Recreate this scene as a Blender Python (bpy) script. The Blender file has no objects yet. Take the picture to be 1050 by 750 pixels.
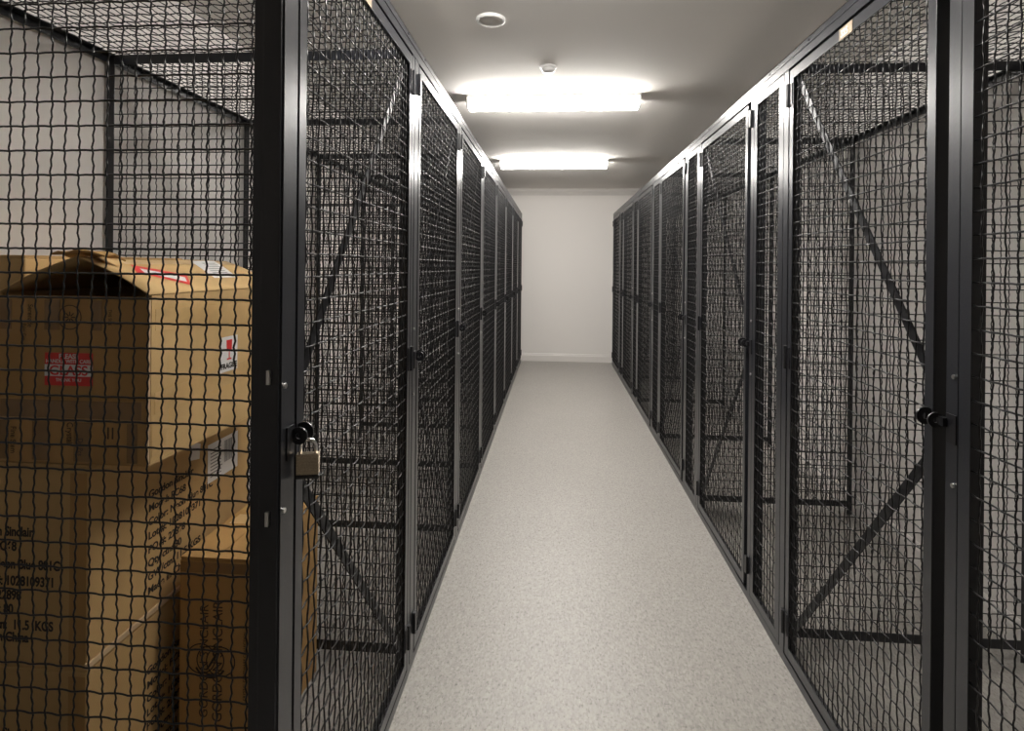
import bpy, math, random
from mathutils import Vector, Matrix
random.seed(7)
sc = bpy.context.scene
C = sc.collection
PI = math.pi

# ------------------------------------------------------------------ materials
def new_mat(name):
    m = bpy.data.materials.new(name); m.use_nodes = True
    nt = m.node_tree
    return m, nt, nt.nodes['Principled BSDF']

def plain(name, col, rough=.5, metal=0., spec=.5, noise=None, bump=None, coat=0.):
    """noise=(scale, amount) mottles the colour; bump=(scale, strength)."""
    m, nt, b = new_mat(name)
    b.inputs['Base Color'].default_value = (*col, 1)
    b.inputs['Roughness'].default_value = rough
    b.inputs['Metallic'].default_value = metal
    b.inputs['Specular IOR Level'].default_value = spec
    b.inputs['Coat Weight'].default_value = coat
    if noise or bump:
        tc = nt.nodes.new('ShaderNodeTexCoord')
    if noise:
        n = nt.nodes.new('ShaderNodeTexNoise'); n.inputs['Scale'].default_value = noise[0]
        n.inputs['Detail'].default_value = 4
        r = nt.nodes.new('ShaderNodeValToRGB')
        a = noise[1]
        r.color_ramp.elements[0].position = .3; r.color_ramp.elements[1].position = .7
        r.color_ramp.elements[0].color = (*[c*(1-a) for c in col], 1)
        r.color_ramp.elements[1].color = (*[min(1, c*(1+a)) for c in col], 1)
        nt.links.new(tc.outputs['Object'], n.inputs['Vector'])
        nt.links.new(n.outputs['Fac'], r.inputs['Fac'])
        nt.links.new(r.outputs['Color'], b.inputs['Base Color'])
    if bump:
        n2 = nt.nodes.new('ShaderNodeTexNoise'); n2.inputs['Scale'].default_value = bump[0]
        bp = nt.nodes.new('ShaderNodeBump'); bp.inputs['Strength'].default_value = bump[1]
        bp.inputs['Distance'].default_value = .002
        nt.links.new(tc.outputs['Object'], n2.inputs['Vector'])
        nt.links.new(n2.outputs['Fac'], bp.inputs['Height'])
        nt.links.new(bp.outputs['Normal'], b.inputs['Normal'])
    return m

M_STEEL = plain('black_enamelled_steel', (.016, .017, .021), .30, 0, .55, bump=(120, .05))
M_WIRE = plain('black_enamelled_wire', (.005, .005, .006), .34, 0, .5)
M_BRACE = plain('black_brace_steel', (.010, .010, .012), .42, 0, .5, bump=(150, .1))
M_BLACK = plain('black_hardware', (.010, .010, .012), .35, 0, .5)
M_BOLT = plain('zinc_bolt', (.75, .74, .72), .28, 1.)
M_CHROME = plain('shackle_chrome', (.80, .79, .78), .15, 1.)
M_LOCK = plain('padlock_steel', (.50, .42, .31), .36, 1., noise=(300, .15))
M_RUBBER = plain('padlock_bumper', (.02, .02, .02), .6)
M_PLATE = plain('tan_plate', (.33, .26, .18), .4)
M_WHITE = plain('white_paint_mark', (.82, .80, .76), .5)
M_WALL = plain('wall_paint', (.72, .69, .66), .8, 0, .3, bump=(90, .12))
M_CEIL = plain('ceiling_paint', (.84, .81, .77), .85, 0, .3, bump=(70, .1))
M_TRIM = plain('trim_paint', (.66, .63, .60), .45)
M_PLAST = plain('white_plastic', (.78, .77, .75), .35)
M_HOUSE = plain('lamp_housing', (.75, .74, .72), .4)
M_INK = plain('black_ink', (.02, .015, .012), .7)
M_INK2 = plain('thin_brown_ink', (.05, .028, .014), .7)
M_RED = plain('red_label_ink', (.72, .035, .03), .45)
M_PAPER = plain('white_label_paper', (.78, .77, .75), .55)
M_GREY = plain('grey_barcode_ink', (.22, .22, .22), .6)

def card_mat(name, base, band=.10):
    m, nt, b = new_mat(name)
    tc = nt.nodes.new('ShaderNodeTexCoord')
    w = nt.nodes.new('ShaderNodeTexWave'); w.wave_type = 'BANDS'; w.bands_direction = 'DIAGONAL'
    w.inputs['Scale'].default_value = 130; w.inputs['Distortion'].default_value = 3
    n = nt.nodes.new('ShaderNodeTexNoise'); n.inputs['Scale'].default_value = 9; n.inputs['Detail'].default_value = 5
    mp = nt.nodes.new('ShaderNodeMapping'); mp.inputs['Scale'].default_value = (1, 1, .35)
    nt.links.new(tc.outputs['Object'], mp.inputs['Vector']); nt.links.new(mp.outputs['Vector'], n.inputs['Vector'])
    nt.links.new(mp.outputs['Vector'], w.inputs['Vector'])
    r = nt.nodes.new('ShaderNodeValToRGB')
    r.color_ramp.elements[0].position = .3; r.color_ramp.elements[1].position = .75
    r.color_ramp.elements[0].color = (*[c*(1-band) for c in base], 1)
    r.color_ramp.elements[1].color = (*[c*(1+band) for c in base], 1)
    nt.links.new(n.outputs['Fac'], r.inputs['Fac'])
    nt.links.new(r.outputs['Color'], b.inputs['Base Color'])
    bp = nt.nodes.new('ShaderNodeBump'); bp.inputs['Strength'].default_value = .12; bp.inputs['Distance'].default_value = .001
    nt.links.new(w.outputs['Fac'], bp.inputs['Height']); nt.links.new(bp.outputs['Normal'], b.inputs['Normal'])
    b.inputs['Roughness'].default_value = .75; b.inputs['Specular IOR Level'].default_value = .3
    return m
M_CARD = card_mat('tan_cardboard', (.54, .355, .155))
M_CARD2 = card_mat('light_tan_cardboard', (.60, .405, .185))
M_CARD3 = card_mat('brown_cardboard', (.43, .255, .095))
M_EDGE = plain('corrugated_edge', (.62, .45, .27), .8)
M_TAPE = plain('clear_packing_tape', (.27, .155, .062), .25, 0, .6, noise=(12, .12))
M_TAPE2 = plain('glossy_brown_tape', (.58, .385, .17), .28, 0, .6, noise=(14, .12))

def floor_mat():
    m, nt, b = new_mat('speckled_vinyl_floor')
    tc = nt.nodes.new('ShaderNodeTexCoord')
    mp = nt.nodes.new('ShaderNodeMapping'); mp.inputs['Scale'].default_value = (1, .55, 1)
    nt.links.new(tc.outputs['Object'], mp.inputs['Vector'])
    base = (.36, .34, .31)
    n1 = nt.nodes.new('ShaderNodeTexNoise'); n1.inputs['Scale'].default_value = 95; n1.inputs['Detail'].default_value = 5; n1.inputs['Roughness'].default_value = .75
    n2 = nt.nodes.new('ShaderNodeTexVoronoi'); n2.inputs['Scale'].default_value = 150
    n3 = nt.nodes.new('ShaderNodeTexNoise'); n3.inputs['Scale'].default_value = 1.3
    nt.links.new(mp.outputs['Vector'], n1.inputs['Vector']); nt.links.new(mp.outputs['Vector'], n2.inputs['Vector'])
    nt.links.new(tc.outputs['Object'], n3.inputs['Vector'])
    r = nt.nodes.new('ShaderNodeValToRGB'); e = r.color_ramp.elements
    e[0].position = .30; e[0].color = (.12, .11, .095, 1)
    e[1].position = .46; e[1].color = (*base, 1)
    k = e.new(.60); k.color = (*base, 1)
    k = e.new(.70); k.color = (.46, .44, .40, 1)
    nt.links.new(n1.outputs['Fac'], r.inputs['Fac'])
    mx = nt.nodes.new('ShaderNodeMixRGB'); mx.blend_type = 'MULTIPLY'; mx.inputs['Fac'].default_value = .30
    bw = nt.nodes.new('ShaderNodeRGBToBW'); nt.links.new(n2.outputs['Color'], bw.inputs['Color'])
    nt.links.new(r.outputs['Color'], mx.inputs['Color1']); nt.links.new(bw.outputs['Val'], mx.inputs['Color2'])
    r3 = nt.nodes.new('ShaderNodeValToRGB')
    r3.color_ramp.elements[0].color = (1.0, .99, .97, 1); r3.color_ramp.elements[1].color = (1.14, 1.14, 1.14, 1)
    nt.links.new(n3.outputs['Fac'], r3.inputs['Fac'])
    m2 = nt.nodes.new('ShaderNodeMixRGB'); m2.blend_type = 'MULTIPLY'; m2.inputs['Fac'].default_value = 1
    nt.links.new(mx.outputs['Color'], m2.inputs['Color1']); nt.links.new(r3.outputs['Color'], m2.inputs['Color2'])
    hs = nt.nodes.new('ShaderNodeHueSaturation'); hs.inputs['Saturation'].default_value = .85
    nt.links.new(m2.outputs['Color'], hs.inputs['Color'])
    nt.links.new(hs.outputs['Color'], b.inputs['Base Color'])
    b.inputs['Roughness'].default_value = .42; b.inputs['Specular IOR Level'].default_value = .5
    return m
M_FLOOR = floor_mat()

def emit_mat(strength, name='lit_diffuser'):
    m, nt, b = new_mat(name)
    b.inputs['Base Color'].default_value = (.9, .9, .9, 1)
    b.inputs['Emission Color'].default_value = (1, .965, .915, 1)
    b.inputs['Emission Strength'].default_value = strength
    return m
M_LAMP = emit_mat(74)
M_LAMP2 = emit_mat(64, 'lit_diffuser_weaker')  # weaker emission for the unseen front lamp, tuned to balance the near floor

# ------------------------------------------------------------------ mesh building
class MB:
    def __init__(s): s.v = []; s.f = []
    def box(s, x0, x1, y0, y1, z0, z1, M=None):
        n = len(s.v)
        P = [(x, y, z) for z in (z0, z1) for y in (y0, y1) for x in (x0, x1)]
        if M is not None: P = [tuple(M @ Vector(p)) for p in P]
        s.v += P
        F = [(0, 2, 3, 1), (4, 5, 7, 6), (0, 1, 5, 4), (2, 6, 7, 3), (0, 4, 6, 2), (1, 3, 7, 5)]
        if (x1-x0)*(y1-y0)*(z1-z0) < 0: F = [f[::-1] for f in F]
        s.f += [tuple(i+n for i in f) for f in F]
        return s
    def prism(s, pts, M, h):
        """polygon pts (2d) extruded by h along local z of M"""
        n = len(s.v); k = len(pts)
        s.v += [tuple(M @ Vector((a, b, 0))) for a, b in pts] + [tuple(M @ Vector((a, b, h))) for a, b in pts]
        s.f.append(tuple(n+i for i in range(k))[::-1]); s.f.append(tuple(n+k+i for i in range(k)))
        for i in range(k):
            j = (i+1) % k
            s.f.append((n+i, n+j, n+k+j, n+k+i))
        return s
    def ring(s, ro, ri, M, h, n=24, a0=0, a1=2*PI, sx=1.):
        """flat annulus (washer) of thickness h; ri may be 0"""
        full = abs(a1-a0-2*PI) < 1e-6
        m = n if full else n+1
        b = len(s.v)
        for i in range(m):
            a = a0+(a1-a0)*i/n
            for r, z in ((ro, 0), (ro, h), (ri, h), (ri, 0)):
                s.v.append(tuple(M @ Vector((r*math.cos(a)*sx, r*math.sin(a), z))))
        for i in range(n):
            j = (i+1) % m
            for q in range(4):
                p = (q+1) % 4
                s.f.append((b+i*4+q, b+j*4+q, b+j*4+p, b+i*4+p))
        if not full:
            s.f.append((b, b+1, b+2, b+3)); e = b+n*4; s.f.append((e+3, e+2, e+1, e))
        return s
    def tube(s, pts, r, n=10):
        b = len(s.v); P = [Vector(p) for p in pts]
        up = None
        for i, p in enumerate(P):
            d = (P[min(i+1, len(P)-1)]-P[max(i-1, 0)]).normalized()
            if up is None:
                up = Vector((0, 0, 1)) if abs(d.z) < .9 else Vector((1, 0, 0))
            a = d.cross(up).normalized(); c = a.cross(d).normalized(); up = c
            for k in range(n):
                t = 2*PI*k/n
                s.v.append(tuple(p+a*r*math.cos(t)+c*r*math.sin(t)))
        for i in range(len(P)-1):
            for k in range(n):
                l = (k+1) % n
                s.f.append((b+i*n+k, b+i*n+l, b+(i+1)*n+l, b+(i+1)*n+k))
        s.f.append(tuple(b+k for k in range(n))); s.f.append(tuple(b+(len(P)-1)*n+k for k in range(n))[::-1])
        return s
    def build(s, name, m, parent=None, smooth=False, bevel=0, recalc=True):
        me = bpy.data.meshes.new(name); me.from_pydata(s.v, [], s.f)
        me.validate()
        if recalc:
            import bmesh
            bm = bmesh.new(); bm.from_mesh(me); bmesh.ops.recalc_face_normals(bm, faces=bm.faces); bm.to_mesh(me); bm.free()
        if smooth: me.polygons.foreach_set('use_smooth', [True]*len(me.polygons))
        me.materials.append(m)
        o = bpy.data.objects.new(name, me); C.objects.link(o)
        if parent: o.parent = parent
        if bevel:
            md = o.modifiers.new('bevel', 'BEVEL'); md.width = bevel; md.segments = 2; md.limit_method = 'ANGLE'
        return o

def empty(name, loc, label=None, cat=None, group=None):
    o = bpy.data.objects.new(name, None); C.objects.link(o); o.location = loc
    o.empty_display_size = .1
    tag(o, label, cat, group); return o
def tag(o, label=None, cat=None, group=None, kind=None):
    if label: o['label'] = label
    if cat: o['category'] = cat
    if group: o['group'] = group
    if kind: o['kind'] = kind
    return o
def children(o): return [c for c in list(bpy.data.objects) if c.parent is o]
def copy_tree(o, kids):
    def rec(a, par):
        c = a.copy(); C.objects.link(c); c.parent = par
        for ch in kids.get(a.name, []): rec(ch, c)
        return c
    return rec(o, None)
def kid_map():
    d = {}
    for o in bpy.data.objects:
        if o.parent: d.setdefault(o.parent.name, []).append(o)
    return d

def text(name, body, size, origin, xdir, ydir, m, parent, sx=1., ext=.0003, align='LEFT', bold=0.):
    cu = bpy.data.curves.new(name, 'FONT'); cu.body = body; cu.size = size; cu.align_x = align
    cu.extrude = ext; cu.offset = bold
    tmp = bpy.data.objects.new(name, cu); C.objects.link(tmp)
    dg = bpy.context.evaluated_depsgraph_get(); dg.update()
    me = bpy.data.meshes.new_from_object(tmp.evaluated_get(dg))
    bpy.data.objects.remove(tmp)
    X = Vector(xdir).normalized(); Y = Vector(ydir).normalized(); Z = X.cross(Y)
    R = Matrix((X*sx, Y, Z)).transposed().to_4x4(); R.translation = Vector(origin)
    me.transform(R)
    me.materials.clear(); me.materials.append(m)
    o = bpy.data.objects.new(name, me); C.objects.link(o); o.parent = parent
    return o

# ------------------------------------------------------------------ the room
XWL, XWR, YB, YF, ZC = -1.83, 1.915, 9.22, -6.0, 2.83
def struct(name, mb, m, **k):
    return tag(mb.build(name, m, **k), kind='structure')
struct('floor', MB().box(XWL, XWR, YF, YB, -.1, 0), M_FLOOR)
struct('ceiling', MB().box(XWL, XWR, YF, YB, ZC, ZC+.1), M_CEIL)
struct('wall_left', MB().box(XWL-.1, XWL, YF, YB, -.1, ZC+.1), M_WALL)
struct('wall_right', MB().box(XWR, XWR+.1, YF, YB, -.1, ZC+.1), M_WALL)
struct('wall_back', MB().box(XWL-.1, XWR+.1, YB, YB+.1, -.1, ZC+.1), M_WALL)
struct('wall_front', MB().box(XWL-.1, XWR+.1, YF-.1, YF, -.1, ZC+.1), M_WALL)
def profile_run(prof, a, b, along, at, inward):
    """prof: (depth, z) outline swept from a to b. along 'x' at y=at / along 'y' at x=at"""
    mb = MB(); k = len(prof)
    for t in (a, b):
        for d, z in prof:
            mb.v.append((t, at+inward*d, z) if along == 'x' else (at+inward*d, t, z))
    mb.f.append(tuple(range(k))); mb.f.append(tuple(range(k, 2*k))[::-1])
    for i in range(k):
        j = (i+1) % k; mb.f.append((i, j, k+j, k+i))
    return mb
BASE = [(0, 0), (.016, 0), (.016, .095), (.010, .110), (.010, .120), (.004, .130), (0, .130)]
CROWN = [(0, ZC), (0, ZC-.105), (.010, ZC-.105), (.012, ZC-.092), (.020, ZC-.080), (.030, ZC-.050), (.052, ZC-.028), (.056, ZC-.014), (.062, ZC-.012), (.062, ZC)]
struct('baseboard_back', profile_run(BASE, XWL, XWR, 'x', YB, -1), M_TRIM)
struct('baseboard_left', profile_run(BASE, YF, YB, 'y', XWL, 1), M_TRIM)
struct('baseboard_right', profile_run(BASE, YF, YB, 'y', XWR, -1), M_TRIM)
struct('trim_1', profile_run(CROWN, XWL, XWR, 'x', YB, -1), M_TRIM)

# ------------------------------------------------------------------ wire cloth
PU, PV, RW = .0318, .0525, .0023
def wire_cloth(U0, U1, V0, V1, mapf, name, parent, hi=True):
    """woven crimped wire: wavy wires run along v (pitch PU), straighter ones along u (pitch PV)"""
    mb = MB(); v = mb.v; f = mb.f
    nv = max(1, int(round((U1-U0)/PU))); nu = max(1, int(round((V1-V0)/PV)))
    pu = (U1-U0)/nv; pv = (V1-V0)/nu
    def strand(pts, ax):
        b = len(v)
        for (u, w, n) in pts:
            for k in range(4):
                c, s_ = ((1, 0), (0, 1), (-1, 0), (0, -1))[k]
                if ax == 'v': v.append(mapf(u+RW*c, w, n+RW*s_))
                else: v.append(mapf(u, w+RW*c, n+RW*s_))
        for i in range(len(pts)-1):
            for k in range(4):
                l = (k+1) % 4
                f.append((b+i*4+k, b+i*4+l, b+(i+1)*4+l, b+(i+1)*4+k))
    S = 8
    for i in range(nv):
        u = U0+pu*(i+.5); sg = 1 if i % 2 else -1
        pts = []
        for j in range(nu*S+1):
            t = j/S
            wv = math.sin(4*PI*t)
            pts.append((u+.0021*wv, V0+pv*t, sg*.0016*math.sin(PI*t)+.0008*wv))
        strand(pts, 'v')
    for j in range(nu):
        w = V0+pv*(j+.5); sg = 1 if j % 2 else -1
        pts = [(U0, w, 0)]
        for i in range(nv):
            u = U0+pu*(i+.5); so = (1 if i % 2 else -1)
            # opposite side to the wavy wire at this crossing
            off = so*sg*.0022
            pts.append((u-.004, w, off*.8)); pts.append((u+.004, w-.0004, off*.8))
            pts.append((u+pu*.5, w+.0004, 0))
        strand(pts, 'u')
    return mb.build(name, M_WIRE, parent, smooth=True, recalc=False)

# ------------------------------------------------------------------ a cage
HT = 2.413
def make_cage(side, fixed, door_u, lat_u, hin_u, pitch, depth, name, loc):
    """side -1 left row / +1 right row. local frame: x = side*w (w away from the corridor), y = u along the corridor"""
    root = empty(name, loc)
    s = side
    def bx(mb, w0, w1, u0, u1, z0, z1): mb.box(min(s*w0, s*w1), max(s*w0, s*w1), u0, u1, z0, z1); return mb
    # header and sill channels
    hb = MB(); bx(hb, 0, .003, 0, pitch, 2.352, HT); bx(hb, 0, .045, 0, pitch, HT-.003, HT); bx(hb, 0, .045, 0, pitch, 2.352, 2.355)
    bx(hb, -.002, .0, 0, pitch, 2.3860, 2.3885)
    head = hb.build('header_rail', M_STEEL, root)
    for u in (.16, .55, .90) if not fixed else (.16, .62, 1.12):
        b = MB(); b.ring(.0045, 0, Matrix.Translation((-s*.0005, u, 2.402)) @ Matrix.Rotation(s*-PI/2, 4, 'Y'), .002, 12)
        b.build('bolt_hole', M_BLACK, head)
    sb = MB(); bx(sb, 0, .003, 0, pitch, .0, .034); bx(sb, 0, .045, 0, pitch, 0, .004); bx(sb, 0, .045, 0, pitch, .031, .034)
    sb.build('sill_rail', M_STEEL, root)
    # posts: angle irons, flange to the corridor and a leg going back
    def angle(name, u0, u1, legu, legw=.05, z0=.034, z1=2.352, w0=0.):
        mb = MB(); bx(mb, w0, w0+.003, u0, u1, z0, z1)
        a, b2 = (u0, u0+.003) if legu == 0 else (u1-.003, u1)
        bx(mb, w0+.003, w0+legw, a, b2, z0, z1)
        o = mb.build(name, M_STEEL, root, bevel=.0008)
        return o
    lp = angle('latch_post', lat_u[0], lat_u[1], 0)
    hp = angle('hinge_post', hin_u[0], hin_u[1], 1)
    for z in (.35, .98, 1.31, 1.95):
        for (p, uu) in ((lp, lat_u[0]+.001), (hp, hin_u[0]+.006)):
            pass
    # fixed wire panel
    if fixed:
        f0, f1 = fixed
        fb = MB(); t = .036
        bx(fb, .0005, .0035, f0, f0+t, .036, 2.350); bx(fb, .0005, .0035, f1-t, f1, .036, 2.350)
        bx(fb, .0005, .0035, f0+t, f1-t, .036, .072); bx(fb, .0005, .0035, f0+t, f1-t, 2.314, 2.350)
        bx(fb, .0035, .055, f0, f0+.003, .036, 2.350); bx(fb, .0035, .055, f1-.003, f1, .036, 2.350)
        bx(fb, .0035, .035, f0, f1, .036, .039); bx(fb, .0035, .035, f0, f1, 2.347, 2.350)
        fp = fb.build('fixed_panel_frame', M_STEEL, root)
        wire_cloth(f0+.004, f1-.004, .04, 2.346, lambda u, v, n: (s*(.009+n), u, v), 'wire_mesh', fp)
        for z in (.42, 1.06, 1.31, 2.02):
            b = MB(); b.ring(.006, 0, Matrix.Translation((s*.045, f0+.0035, z)) @ Matrix.Rotation(-PI/2, 4, 'X'), .008, 8)
            b.build('bolt', M_BOLT, fp)
    # door
    d0, d1 = door_u; z0, z1, t = .044, 2.342, .032
    db = MB()
    bx(db, -.001, .0025, d0, d0+t, z0, z1); bx(db, -.001, .0025, d1-t, d1, z0, z1)
    bx(db, -.001, .0025, d0+t, d1-t, z0, z0+t+.006); bx(db, -.001, .0025, d0+t, d1-t, z1-t-.006, z1)
    bx(db, .0025, .036, d0, d0+.003, z0, z1); bx(db, .0025, .040, d1-.003, d1, z0, z1)
    bx(db, .0025, .032, d0, d1, z0, z0+.003); bx(db, .0025, .032, d0, d1, z1-.003, z1)
    door = db.build('door_frame', M_STEEL, root, bevel=.0007)
    wire_cloth(d0+.004, d1-.004, z0+.004, z1-.004, lambda u, v, n: (s*(.0085+n), u, v), 'wire_mesh', door)
    def flat(p, q, wdt):
        (u0, v0), (u1, v1) = p, q
        L = math.hypot(u1-u0, v1-v0); a = math.atan2(v1-v0, u1-u0)
        M = Matrix.Translation((s*.0165, u0, v0)) @ Matrix.Rotation(a, 4, 'X')
        MB().box(-.002, .002, 0, L, -wdt/2, wdt/2, M).build('diagonal_brace', M_BRACE, door)
    flat((d1-.03, z1-.03), (d0+.015, 1.27), .030)
    flat((d0+.015, 1.12), (d1-.03, z0+.10), .030)
    # staples: round eyes standing out into the corridor on door and post
    zl = 1.205
    eyes = MB()
    MX = lambda u, w: Matrix.Translation((s*w, u, zl)) @ Matrix.Rotation(PI/2, 4, 'X')
    eyes.ring(.021, .0075, MX(d0+.010, -.014), .004, 24)
    eyes.box(*sorted((s*-.014, s*.0)), d0+.008, d0+.012, zl-.012, zl+.012)
    eyes.build('door_staple', M_BLACK, door)
    e2 = MB(); e2.ring(.018, .0065, MX(lat_u[1]+.014 if fixed else lat_u[1]-.010, -.016), .004, 24); bx(e2, -.012, 0, lat_u[1]-.008, (lat_u[1]+.014 if fixed else lat_u[1]-.006), zl-.010, zl+.010)
    bx(e2, -.003, 0, lat_u[1]-.036, lat_u[1]-.004, zl-.045, zl+.022)
    e2.build('post_staple', M_BLACK, root)
    # hinges
    hg = (d1+hin_u[0])/2
    for z in (.165, 1.21, 2.245):
        h = MB(); h.tube([(-s*.006, hg, z-.045), (-s*.006, hg, z+.045)], .0075, 12)
        bx(h, -.004, -.001, d1-.024, hg, z-.042, z+.042); bx(h, -.004, -.001, hg, hg+.022, z-.042, z+.042)
        h.build('hinge', M_BLACK, root, bevel=.0006)
    # door stops on the latch post
    for z in (.165, 2.265):
        k = MB(); bx(k, -.012, .0, lat_u[1]-.020, lat_u[1]+.002, z-.04, z+.04); k.build('door_stop', M_BLACK, root, bevel=.001)
    for z in (1.065, 1.315):
        b = MB(); b.ring(.0055, 0, Matrix.Translation((-s*.0005, lat_u[0]+.010, z)) @ Matrix.Rotation(s*-PI/2, 4, 'Y'), .004, 8)
        b.build('bolt', M_BOLT, root)
    # partition on the near side of the unit
    make_partition(side, .030, depth, root)
    # ceiling panel
    cb = MB(); zc = 2.396
    bx(cb, .05, .080, 0, pitch, zc, zc+.003); bx(cb, depth-.034, depth, 0, pitch, zc, zc+.003)
    bx(cb, depth-.003, depth, 0, pitch, zc-.028, zc)
    bx(cb, .080, depth-.034, .032, .055, zc, zc+.003)
    cp = cb.build('ceiling_panel_frame', M_STEEL, root)
    wire_cloth(.052, depth-.003, .004, pitch-.004, lambda u, v, n: (s*u, v, zc+.0075+n), 'wire_mesh', cp)
    return root

def make_partition(side, u, depth, root):
    s = side; t = .032
    def bx(mb, w0, w1, u0, u1, z0, z1): mb.box(min(s*w0, s*w1), max(s*w0, s*w1), u0, u1, z0, z1); return mb
    pb = MB(); z0, z1 = .05, 2.398; a, b = .004, depth
    bx(pb, a, a+t, u, u+.003, .036, z1); bx(pb, b-t, b, u, u+.003, 0, z1)
    bx(pb, a+t, b-t, u, u+.003, z0, z0+t+.006); bx(pb, a+t, b-t, u, u+.003, z1-t-.006, z1)
    bx(pb, a, a+.003, u+.003, u+.030, .036, z1); bx(pb, b-.003, b, u+.003, u+.030, 0, z1)
    bx(pb, a, b, u+.003, u+.030, z0, z0+.003); bx(pb, a, b, u+.003, u+.030, z1-.003, z1)
    p = pb.build('partition_frame', M_STEEL, root, bevel=.0007)
    wire_cloth(a+.004, b-.004, z0+.004, z1-.004, lambda q, v, n: (s*q, u+.008+n, v), 'wire_mesh', p)
    return p

XL, XR = -.54, .9186
DL, DR = XL-(-1.815), 1.895-XR
PL = [1.07, 2.10, 3.10, 4.10, 5.09, 6.08, 7.07, 8.06, 9.06]
PR = [1.01+1.335*i for i in range(7)]
cl = make_cage(-1, None, (.067, .958), (.004, .060), (.966, .997), 1.0, DL, 'wire_cage', (XL, PL[0], 0))
cr = make_cage(1, (.003, .338), (.422, 1.275), (.340, .378), (1.288, 1.332), 1.335, DR, 'wire_cage', (XR, PR[0], 0))

LL = ['black wire mesh storage cage on the left with stacked cardboard boxes inside',
      'empty left row mesh cage directly behind the one holding the cardboard boxes',
      'third mesh cage from the front in the left row, door closed without a padlock',
      'fourth mesh cage from the front in the left row, beside the middle of the corridor',
      'fourth from last narrow looking mesh cage in the left row',
      'third from last narrow looking mesh cage in the left row',
      'second to last mesh cage in the left row near the far wall',
      'last mesh cage in the left row, next to the far wall']
LR = ['black wire mesh storage cage on the right with the 325 number plate on its door',
      'right row mesh cage directly behind the one numbered 325',
      'third mesh cage from the front in the right row, beside the nearer ceiling lamp',
      'fourth mesh cage from the front in the right row',
      'second to last mesh cage in the right row',
      'last mesh cage in the right row, next to the far wall']
GL, GR = 'wire mesh storage cages in the left row', 'wire mesh storage cages in the right row'
km = kid_map()
cages_l = [cl]; cages_r = [cr]
for i in range(1, 8): cages_l.append(copy_tree(cl, km))
for i in range(1, 6): cages_r.append(copy_tree(cr, km))
for i, o in enumerate(cages_l):
    o.location = (XL, PL[i], 0); o.scale = (1, PL[i+1]-PL[i], 1)
    tag(o, LL[i], 'storage cage', GL)
for i, o in enumerate(cages_r):
    o.location = (XR, PR[i], 0); tag(o, LR[i], 'storage cage', GR)
# closing partitions at the far end of both rows belong to the last cages
make_partition(-1, 1.0, DL, cages_l[-1]).name = 'end_partition_frame'
make_partition(1, 1.325, DR, cages_r[-1]).name = 'end_partition_frame'

# corner stile and bolts of the first left cage (its outer end panel is bolted to a deep corner post)
cp = MB().box(-.040, -.004, -.002, .028, 0, HT).box(-.0435, -.0405, .0, .028, .036, 2.35).box(-.061, -.0425, .0, .028, .036, 2.35)
corner = cp.build('corner_post', M_STEEL, cl, bevel=.001)
for x, z in ((-.022, 1.335), (-.022, 1.055), (-.022, .40)):
    b = MB().box(x-.0035, x+.0035, -.008, -.002, z-.014, z+.014); b.build('bolt', M_BOLT, corner)
for z in (1.182, .60, 1.80):
    b = MB(); b.ring(.006, 0, Matrix.Translation((-.062, .030, z)) @ Matrix.Rotation(PI/2, 4, 'X'), .007, 10); b.build('bolt', M_BOLT, corner)

# number plates
def plate(root, s, u, txt):
    p = MB().box(*sorted((-s*.0015, -s*.0035)), u-.040, u+.040, 2.302, 2.340).build('number_plate', M_PLATE, root, bevel=.0008)
    if txt:
        y = u+.030 if s > 0 else u-.03
        text('number', txt, .030, (-s*.0038, y, 2.3105), (0, -s, 0), (0, 0, 1), M_WHITE, p, ext=.0003, bold=.0008)
    return p
plate(cr, 1, .848, '325')
plate(cl, -1, .46, None)

# ------------------------------------------------------------------ padlock
pk = empty('padlock', (XL+.030, PL[0]+.062, 1.165), 'laminated steel padlock hanging from the latch of the nearest left cage door', 'padlock')
RZ = Matrix.Rotation(math.radians(14), 4, 'Z')
b = MB()
for i in range(7):
    b.box(-.0225, .0225, -.010, .010, -.042+i*.0062, -.0366+i*.0062, RZ)
b.box(-.0218, .0218, -.0095, .0095, -.042, 0, RZ)
b.build('lock_body', M_LOCK, pk, bevel=.0008)
MB().box(-.024, .024, -.0115, .0115, -.050, -.0425, RZ).build('bumper', M_RUBBER, pk, bevel=.002)
pts = [(-.0155, 0, -.002)]+[(-.0155*math.cos(a), 0, .014+.0155*math.sin(a)) for a in [PI*i/12 for i in range(13)]]+[(.0155, 0, -.002)]
MB().tube([tuple(RZ @ Vector(p)) for p in pts], .0036, 10).build('shackle', M_CHROME, pk, smooth=True)

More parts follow.
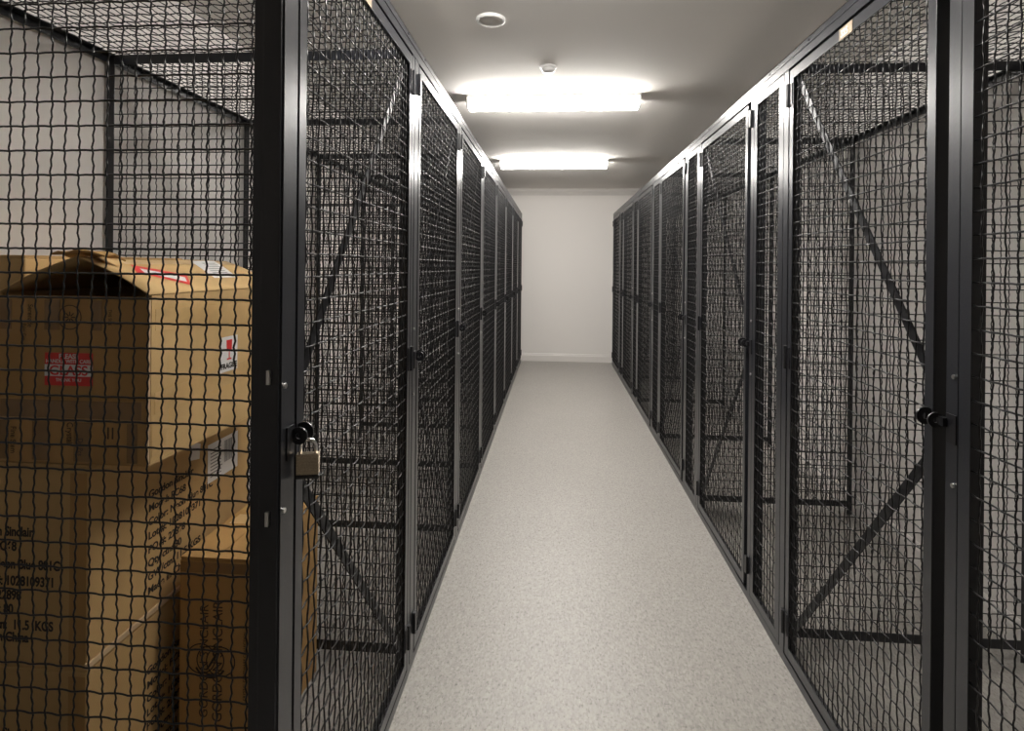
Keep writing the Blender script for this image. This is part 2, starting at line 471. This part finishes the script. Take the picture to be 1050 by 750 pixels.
# ------------------------------------------------------------------ ceiling lamps
def make_lamp():
    r = empty('ceiling_lamp', (0, 0, ZC))
    L, w = .64, .074
    hb = MB().box(-L, L, -w-.004, w+.004, -.020, 0)
    hb.build('housing', M_HOUSE, r, bevel=.002)
    sec = [(-.0745, -.0205), (.0745, -.0205), (.0755, -.032), (.076, -.054), (.069, -.077), (.048, -.091), (-.048, -.091), (-.069, -.077), (-.076, -.054), (-.0755, -.032)]
    mb = MB(); n = len(sec)
    xs = [-L+.012, L-.012]
    for x in xs: mb.v += [(x, y, z) for y, z in sec]
    for i in range(n):
        j = (i+1) % n; mb.f.append((i, j, n+j, n+i))
    mb.f.append(tuple(range(n))); mb.f.append(tuple(range(n, 2*n)))
    mb.build('diffuser', M_LAMP, r)
    for sx in (-1, 1):
        c = MB(); a = sorted((sx*(L-.0115), sx*L))
        for x in a: c.v += [(x, y*1.01, z*1.01) for y, z in sec]
        for i in range(n):
            j = (i+1) % n; c.f.append((i, j, n+j, n+i))
        c.f.append(tuple(range(n))); c.f.append(tuple(range(n, 2*n)))
        c.build('end_cap', M_PLAST, r)
    return r
lamp = make_lamp(); km = kid_map()
for i, (x, y, rz, lab) in enumerate([(-.028, 4.195, .010, 'white tube lamp nearest the camera of the two seen lit on the ceiling'),
                                (-.03, 6.72, 0, 'white tube lamp further down the corridor ceiling, close to the far wall'),
                                (-.03, 1.80, 0, 'white tube lamp on the ceiling above the front of the corridor')]):
    o = lamp if i == 0 else copy_tree(lamp, km)
    o.location = (x, y, ZC); o.rotation_euler.z = rz
    if i == 2:
        for c in bpy.data.objects:
            if c.parent is o and c.name.startswith('diffuser'): c.data = c.data.copy(); c.data.materials[0] = M_LAMP2
    tag(o, lab, 'ceiling lamp', 'tube lamps on the corridor ceiling')

def lathe(prof, n=40):
    mb = MB(); k = len(prof)
    for i in range(n):
        a = 2*PI*i/n
        for r, z in prof: mb.v.append((r*math.cos(a), r*math.sin(a), z))
    for i in range(n):
        j = (i+1) % n
        for q in range(k-1): mb.f.append((i*k+q, j*k+q, j*k+q+1, i*k+q+1))
    mb.f.append(tuple(i*k+k-1 for i in range(n)))
    return mb
d = empty('ceiling_speaker', (-.343, 2.86, ZC), 'large round white disc fitting on the ceiling in front of the lamps', 'ceiling disc')
lathe([(.076, 0), (.076, -.006), (.072, -.013), (.066, -.014), (.062, -.009), (.060, -.006), (.001, -.006)]).build('rim', M_PLAST, d, smooth=True)
lathe([(.058, -.0062), (.056, -.008), (.04, -.010), (.02, -.011), (.001, -.0112)]).build('cover', M_CEIL, d, smooth=True)
d = empty('smoke_detector', (-.054, 3.56, ZC), 'small round white detector on the ceiling just before the nearer lamp', 'smoke detector')
lathe([(.052, 0), (.052, -.010), (.050, -.012), (.040, -.013)]).build('base', M_PLAST, d, smooth=True)
lathe([(.040, -.0131), (.041, -.024), (.036, -.034), (.022, -.038), (.001, -.039)]).build('sensor_dome', M_PLAST, d, smooth=True)

# ------------------------------------------------------------------ cardboard boxes
def pbox(mb, x0, x1, y0, y1, z0, z1): return mb.box(x0, x1, y0, y1, z0, z1)
def sheet(name, pts, off, th, m, parent):
    """thin quad sheet through 4 points with thickness th along normal, offset off"""
    P = [Vector(p) for p in pts]; n = (P[1]-P[0]).cross(P[2]-P[0]).normalized()
    mb = MB(); mb.v = [tuple(p+n*off) for p in P]+[tuple(p+n*(off+th)) for p in P]
    k = len(P)
    mb.f = [tuple(range(k))[::-1], tuple(range(k, 2*k))]+[(i, (i+1) % k, k+(i+1) % k, k+i) for i in range(k)]
    return mb.build(name, m, parent)

YA = 1.34
def on_front(name, x0, x1, z0, z1, y, m, par, off=.0004, th=.0006):
    return sheet(name, [(x0, y, z0), (x1, y, z0), (x1, y, z1), (x0, y, z1)], off, th, m, par)
def on_right(name, y0, y1, z0, z1, x, m, par, off=.0004, th=.0006):
    return sheet(name, [(x, y0, z0), (x, y1, z0), (x, y1, z1), (x, y0, z1)], off, th, m, par)

def cardboard(loc_label, x0, x1, y0, y1, z0, z1, m, cat='cardboard box', group=None, lid=True, seam=True):
    r = empty('cardboard_box', ((x0+x1)/2, (y0+y1)/2, z0), loc_label, cat, group)
    inv = Matrix.Translation((-(x0+x1)/2, -(y0+y1)/2, -z0))
    r['_'] = 0; del r['_']
    g = bpy.data.objects.new('tmp', None)
    return r, inv
# every box is modelled in world coordinates and its parts are offset into the box's own frame at the end
def finish(r):
    for o in list(bpy.data.objects):
        if o.parent is r and o.type == 'MESH':
            off = -Vector(r.location)
            o.data.transform(Matrix.Translation(off))
            for c in list(bpy.data.objects):
                if c.parent is o: c.data.transform(Matrix.Translation(off))

def box_shell(r, x0, x1, y0, y1, z0, z1, m, name='carton', top=True, th=.004):
    """closed carton: walls plus four top flaps meeting in a seam"""
    mb = MB(); mb.box(x0, x1, y0, y1, z0, z1-(.009 if top else 0)); o = mb.build(name, m, r, bevel=.004)
    if top:
        xm = (x0+x1)/2; ym = (y0+y1)/2
        MB().box(x0+.002, x1-.002, y0+.002, ym-.001, z1-.0088, z1-.005).build('flap', m, r, bevel=.001)
        MB().box(x0+.002, x1-.002, ym+.001, y1-.002, z1-.0088, z1-.005).build('flap', m, r, bevel=.001)
        MB().box(x0+.001, xm-.001, y0+.001, y1-.001, z1-.0048, z1).build('flap', m, r, bevel=.001)
        MB().box(xm+.001, x1-.001, y0+.001, y1-.001, z1-.0048, z1).build('flap', m, r, bevel=.001)
    return o

# --- the two tall shipping cartons
BX0, BX1, BY0, BY1 = -1.79, -1.18, YA, 2.09
def shipping(z0, z1, label):
    r = empty('cardboard_box', ((BX0+BX1)/2, (BY0+BY1)/2, z0), label, 'cardboard box', 'two printed shipping cartons stacked in the left cage')
    box_shell(r, BX0, BX1, BY0, BY1, z0, z1, M_CARD)
    # bottom edge board showing along the seam
    MB().box(BX1-.004, BX1+.005, BY0-.004, BY1, z0+.001, z0+.016).build('corrugated_edge', M_EDGE, r, bevel=.001)
    # glued manufacturer's joint: a vertical strip on the front corner
    on_front('glue_seam', BX1-.050, BX1-.004, z0+.012, z1-.02, BY0, M_CARD3, r)
    tp = on_front('packing_tape', BX0+.27, BX0+.335, z1-.13, z1-.012, BY0, M_TAPE, r)
    lines = ['Gordon Sinclair', 'Model: PC68', 'Color: Neon Blue 801C', 'Lot #: 1028109371', 'PO #: 22898', 'Qty/ctn: 80', 'GW/ctn: 11.5 KGS', 'Made in China']
    for i, t in enumerate(lines):
        text('printed_line', t, .031, (BX1+.0006, YA+.212, z1-.172-i*.0405), (0, 1, .0), (0, 0, 1), M_INK, r, sx=1.02, bold=.0008)
    zf = [z1-.188, z1-.226, z1-.272, z1-.315, z1-.352, z1-.388, z1-.428, z1-.460]
    for t, z in zip(['Gordon Sinclair', 'Model: PC68', 'Color: Neon Blue 801C', 'Lot #: 1028109371', 'PO #: 22898', 'Qty/ctn: 80', 'GW/ctn:  11.5  KGS', 'Made in China'], zf):
        x = BX1-.345+dict(zip(lines, (.020, .006, .004, .045, .022, .015, .028, .026))).get(t, .028)
        text('printed_line', t, .034, (x+.0, BY0-.0006, z), (1, 0, 0), (0, 0, 1), M_INK, r, sx=.80, bold=.0011)
    return r
rc = shipping(0., .52, 'printed shipping carton on the floor at the bottom of the left cage stack'); finish(rc)
rb = shipping(.52, 1.04, 'printed shipping carton in the middle of the stack, under the box with the GLASS sticker')
# barcode label on its side
lb = on_right('barcode_label', 1.83, 2.01, .802, .935, BX1, M_PAPER, rb, off=.001)
random.seed(3)
y = 1.925
while y < 1.975:
    w = random.choice((.0015, .003, .0045)); on_right('bar', y, y+w, .845, .922, BX1, M_GREY, lb, off=.0018, th=.0003); y += w+.003
for k in range(9):
    on_right('bar', 1.845, 1.845+.05+.02*random.random(), .818+k*.0115, .822+k*.0115, BX1, M_GREY, lb, off=.0018, th=.0003)
sheet('small_label', [(BX1, 1.735, .915), (BX1, 1.785, .905), (BX1, 1.790, .955), (BX1, 1.740, .975)], .0008, .0005, M_PAPER, rb)
finish(rb)

# --- top box with the raised flaps and GLASS sticker
AX0, AX1, AY1, AZ0, AZ1 = -1.435, -1.02, 1.99, 1.043, 1.48
ra = empty('cardboard_box', ((AX0+AX1)/2, (YA+AY1)/2, AZ0), 'cardboard box with a red GLASS sticker and bulging half open top flaps', 'cardboard box')
T = .005
MB().box(AX0, AX1, YA+.004, AY1, AZ0, AZ0+T).build('bottom', M_CARD2, ra)
MB().box(AX1-T, AX1, YA+.006, AY1, AZ0+T, AZ1).build('side_wall', M_CARD2, ra, bevel=.0015)
MB().box(AX0, AX0+T, YA+.006, AY1, AZ0+T, AZ1).build('side_wall', M_CARD2, ra, bevel=.0015)
MB().box(AX0+T, AX1-T, AY1-T, AY1, AZ0+T, AZ1).build('end_wall', M_CARD2, ra)
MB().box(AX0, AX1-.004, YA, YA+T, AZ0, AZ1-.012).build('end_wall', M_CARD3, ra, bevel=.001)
MB().box(AX1-.0045, AX1-.001, YA-.001, YA+.0045, AZ0+.002, AZ1-.01).build('corrugated_edge', M_EDGE, ra)
# front minor flap folded inwards and down
sheet('flap', [(AX0+.01, YA+.006, AZ1-.012), (AX1-.01, YA+.006, AZ1-.012), (AX1-.03, YA+.17, AZ1-.04), (AX0+.03, YA+.17, AZ1-.04)], 0, .004, M_CARD3, ra)
# the two long flaps bulge up to a ridge
XM, ZR = (AX0+AX1)/2+.012, 1.574
def bow(side_x, name):
    mb = MB(); NY, NT = 10, 8
    for a in range(2):
        for i in range(NY+1):
            y = YA-.002+(AY1-YA)*i/NY
            for j in range(NT+1):
                t = j/NT
                bulge = .006*math.sin(PI*t)+.004*math.sin(6*y+3*t)*t
                tip = .006*t*math.exp(-((i)/1.2)**2)
                x = side_x+(XM-side_x)*t
                z = AZ1+(ZR-AZ1)*t+bulge+tip-.010*t*(i/NY)
                mb.v.append((x, y, z-.004*a))
    W = NT+1; N = (NY+1)*W
    for i in range(NY):
        for j in range(NT):
            q = i*W+j
            mb.f.append((q, q+1, q+W+1, q+W)); mb.f.append((N+q, N+q+W, N+q+W+1, N+q+1))
    for i in range(NY):
        q = i*W; mb.f.append((q, q+W, N+q+W, N+q)); q += NT; mb.f.append((q, N+q, N+q+W, q+W))
    for j in range(NT):
        mb.f.append((j, N+j, N+j+1, j+1)); q = NY*W+j; mb.f.append((q, q+1, N+q+1, N+q))
    return mb.build('flap', M_CARD2, ra, smooth=True)
fr = bow(AX1, 'r'); bow(AX0, 'l')
# crumpled tip of the torn flap
mb = MB(); rr = random.Random(5); N = 7
for i in range(N+1):
    for j in range(3):
        mb.v.append((XM-.075+.15*i/N, YA-.002+.035*j, ZR+.006+.010*math.sin(PI*i/N)+rr.uniform(-.004, .004)-(.012 if j == 2 else 0)))
for i in range(N):
    for j in range(2): mb.f.append((i*3+j, i*3+3+j, i*3+4+j, i*3+1+j))
o = mb.build('torn_flap_edge', M_CARD3, ra); md = o.modifiers.new('thick', 'SOLIDIFY'); md.thickness = .004
# rear triangle closes the tent
MB().prism([(AX0+.004, AZ1-.01), (AX1-.004, AZ1-.01), (XM, ZR-.016)], Matrix.Translation((0, AY1-.012, 0)) @ Matrix.Rotation(PI/2, 4, 'X'), .004).build('flap', M_CARD2, ra)
def fl(Y, t, e=.0):  # point on the right hand long flap
    b = .006*math.sin(PI*t)+.004*math.sin(6*Y+3*t)*t-.010*t*((Y-YA)/(AY1-YA))
    return Vector((AX1+(XM-AX1)*t, Y, AZ1+(ZR-AZ1)*t+b+.0012+e))
def flap_patch(name, q, m, nu=8, nv=6, e=0., par=None):
    mb = MB()
    for i in range(nu+1):
        for j in range(nv+1):
            a, b = i/nu, j/nv
            Y = (q[0][0]*(1-a)+q[1][0]*a)*(1-b)+(q[3][0]*(1-a)+q[2][0]*a)*b
            t = (q[0][1]*(1-a)+q[1][1]*a)*(1-b)+(q[3][1]*(1-a)+q[2][1]*a)*b
            mb.v.append(tuple(fl(Y, t, e)))
    for i in range(nu):
        for j in range(nv): mb.f.append((i*(nv+1)+j, (i+1)*(nv+1)+j, (i+1)*(nv+1)+j+1, i*(nv+1)+j+1))
    return mb.build(name, m, par or ra)
rl = flap_patch('warning_label', [(1.42, .50), (1.539, .14), (1.60, .42), (1.463, .78)], M_RED)
flap_patch('label_stripe', [(1.446, .50), (1.545, .22), (1.572, .35), (1.463, .64)], M_PAPER, e=.0006, par=rl)
wl = flap_patch('shipping_label', [(1.706, .32), (1.834, .32), (1.90, .96), (1.76, .93)], M_PAPER)
for k in range(7):
    a = .40+k*.07; flap_patch('printed_line', [(1.735+.01*k, a), (1.82+.008*k, a), (1.82+.008*k, a+.022), (1.735+.01*k, a+.022)], M_GREY, 2, 1, e=.0006, par=wl)
flap_patch('packing_tape', [(1.35, .80), (1.98, .80), (1.98, .96), (1.35, .96)], M_TAPE2, 12, 3, e=-.0004)
# tape and print on the front end
for x0, x1 in ((-1.428, -1.395), (-1.305, -1.262), (-1.178, -1.148)):
    on_front('packing_tape', x0, x1, 1.385, 1.462, YA, M_TAPE, ra)
for x0, x1 in ((-1.432, -1.400), (-1.336, -1.290), (-1.222, -1.176), (-1.078, -1.050)):
    on_front('packing_tape', x0, x1, 1.050, 1.150, YA, M_TAPE, ra)
on_front('packing_tape', AX0+.01, AX1-.02, 1.160, 1.205, YA, M_TAPE, ra)
# round printed emblem
em = MB(); MF = lambda x, z, o=.0012: Matrix.Translation((x, YA-o, z)) @ Matrix.Rotation(PI/2, 4, 'X')
em.ring(.032, .0295, MF(-1.235, 1.418), .0004, 36)
for a in range(0, 360, 45):
    M = MF(-1.235, 1.418) @ Matrix.Rotation(math.radians(a), 4, 'Z'); em.box(.004, .015, -.0014, .0014, 0, .0004, M)
em.build('printed_emblem', M_INK2, ra)
for (x, z, t, sz) in ((-1.350, 1.450, 'Serenade', .020), (-1.365, 1.40, 'Palm Cup', .014), (-1.130, 1.440, 'THIS SIDE', .012), (-1.395, 1.135, 'Fine Stem', .022), (-1.240, 1.150, 'Crystal', .024), (-1.210, 1.110, 'Dn Pcs', .020)):
    text('printed_line', t, sz, (x, YA-.0012, z), (0, 0, -1), (1, 0, 0), M_INK2, ra, sx=.8)
on_front('printed_mark', -1.130, -1.126, 1.110, 1.140, YA, M_INK2, ra, off=.0012); on_front('printed_mark', -1.118, -1.114, 1.110, 1.140, YA, M_INK2, ra, off=.0012)
# GLASS sticker
st = on_front('glass_sticker', -1.302, -1.171, 1.243, 1.327, YA, M_RED, ra, off=.001)
on_front('sticker_band', -1.302, -1.171, 1.267, 1.297, YA, M_PAPER, st, off=.0018, th=.0003)
cx = -1.2365
for t, sz, z, m, bo in (('GLASS', .034, 1.2705, M_RED, .0007), ('PLEASE', .017, 1.3125, M_PAPER, .0003), ('HANDLE WITH CARE', .0130, 1.3010, M_PAPER, .0002), ('THANK YOU', .012, 1.2535, M_PAPER, 0)):
    text('sticker_text', t, sz, (cx, YA-.0022, z), (1, 0, 0), (0, 0, 1), m, st, align='CENTER', bold=bo, sx=1.1 if t == 'GLASS' else 1)
# FRAGILE label and tape on the long side
lab = on_right('fragile_label', 1.637, 1.730, 1.222, 1.331, AX1, M_PAPER, ra, off=.0014)
RM = lambda y, z, o=.0024: Matrix.Translation((AX1+o, y, z)) @ Matrix(((0, 0, 1, 0), (1, 0, 0, 0), (0, 1, 0, 0), (0, 0, 0, 1)))
gl = MB(); gl.prism([(-.013, .0), (.013, .0), (.015, .035), (-.015, .035)], RM(1.684, 1.285), .0003)
gl.box(-.0025, .0025, -.022, 0, 0, .0003, RM(1.684, 1.285)); gl.box(-.012, .012, -.027, -.022, 0, .0003, RM(1.684, 1.285))
gl.build('wine_glass_symbol', M_RED, lab)
text('label_text', 'FRAGILE', .023, (AX1+.0024, 1.684, 1.232), (0, 1, 0), (0, 0, 1), M_INK, lab, align='CENTER', bold=.0008)
sheet('packing_tape', [(AX1, YA+.02, 1.385), (AX1, AY1, 1.355), (AX1, AY1, 1.425), (AX1, YA+.02, 1.440)], .0004, .0005, M_TAPE2, ra)
sheet('packing_tape', [(AX1, YA+.02, 1.17), (AX1, AY1, 1.19), (AX1, AY1, 1.25), (AX1, YA+.02, 1.225)], .0004, .0005, M_TAPE2, ra)
on_right('packing_tape', YA+.01, YA+.07, AZ0+.02, 1.17, AX1, M_TAPE2, ra)
finish(ra)

# --- plain box behind the left of the open one
re_ = empty('cardboard_box', (-1.62, 1.74, 1.043), 'plain tan box at the left edge, seen behind the raised flap of the GLASS box', 'cardboard box')
box_shell(re_, -1.795, -1.443, 1.42, 2.07, 1.043, 1.577, M_CARD2)
finish(re_)

# --- tall narrow box with the ringed logo
DX0, DX1, DY0, DY1, DZ = -1.122, -.897, 1.61, 2.085, .672
rd = empty('cardboard_box', ((DX0+DX1)/2, (DY0+DY1)/2, 0), 'tall narrow brown box with a ringed logo, right of the shipping cartons', 'cardboard box')
box_shell(rd, DX0, DX1, DY0, DY1, 0, DZ, M_CARD3)
on_front('packing_tape', DX0+.003, DX1-.003, DZ-.045, DZ-.014, DY0, M_TAPE, rd)
sheet('packing_tape', [(DX0+.02, DY0+.22, DZ), (DX1-.005, DY0+.22, DZ), (DX1-.005, DY0+.29, DZ), (DX0+.02, DY0+.29, DZ)], .0004, .0005, M_TAPE2, rd)
LM = lambda x, z: Matrix.Translation((x, DY0-.0010, z)) @ Matrix.Rotation(PI/2, 4, 'X')
lg = MB()
lg.ring(.046, .0425, LM(-1.052, .368), .0004, 40)
lg.ring(.044, .0405, LM(-1.022, .365), .0004, 40)
lg.ring(.046, .0425, LM(-.990, .362), .0004, 40)
lg.ring(.052, .046, LM(-1.022, .362), .0005, 30, math.radians(205), math.radians(330))
lg.prism([(-.022, -.030), (-.010, -.022), (.024, .030), (.010, .024)], LM(-1.014, .366), .0005)
lg.build('ringed_logo', M_INK, rd)
text('logo_lettering', 'GORDON SINCLAIR', .038, (-1.030, DY0-.0012, .190), (0, 0, 1), (-1, 0, 0), M_INK2, rd, sx=1.0)
text('logo_lettering', 'GORDON SINCLAIR', .044, (-.985, DY0-.0012, .180), (0, 0, 1), (-1, 0, 0), M_INK2, rd, sx=.92)
text('printed_line', 'CRYSTAL GLASSWARE COLLECTION', .0125, (-.9105, DY0-.0012, .250), (0, 0, 1), (-1, 0, 0), M_INK2, rd)
finish(rd)

# ------------------------------------------------------------------ camera, world, colour
cam = bpy.data.cameras.new('camera'); co = bpy.data.objects.new('camera', cam); C.objects.link(co)
F = 573.6
cam.sensor_fit = 'HORIZONTAL'; cam.sensor_width = 36; cam.lens = F/1050*36
cam.shift_y = -102.0/1050
cam.clip_start = .02
co.matrix_world = Matrix.Translation((0, 0, 1.56)) @ Matrix.Rotation(.0768, 4, 'Z') @ Matrix.Rotation(PI/2, 4, 'X') @ Matrix.Rotation(.0098, 4, 'Z')
sc.camera = co
w = bpy.data.worlds.new('world'); sc.world = w; w.use_nodes = True
w.node_tree.nodes['Background'].inputs['Color'].default_value = (.02, .02, .02, 1)
sc.view_settings.view_transform = 'Standard'; sc.view_settings.look = 'None'
sc.view_settings.gamma = 1; sc.view_settings.use_curve_mapping = False
sc.view_settings.exposure = 0.10
sc.cycles.use_denoising = True
sc.cycles.max_bounces = 10
sc.cycles.diffuse_bounces = 5
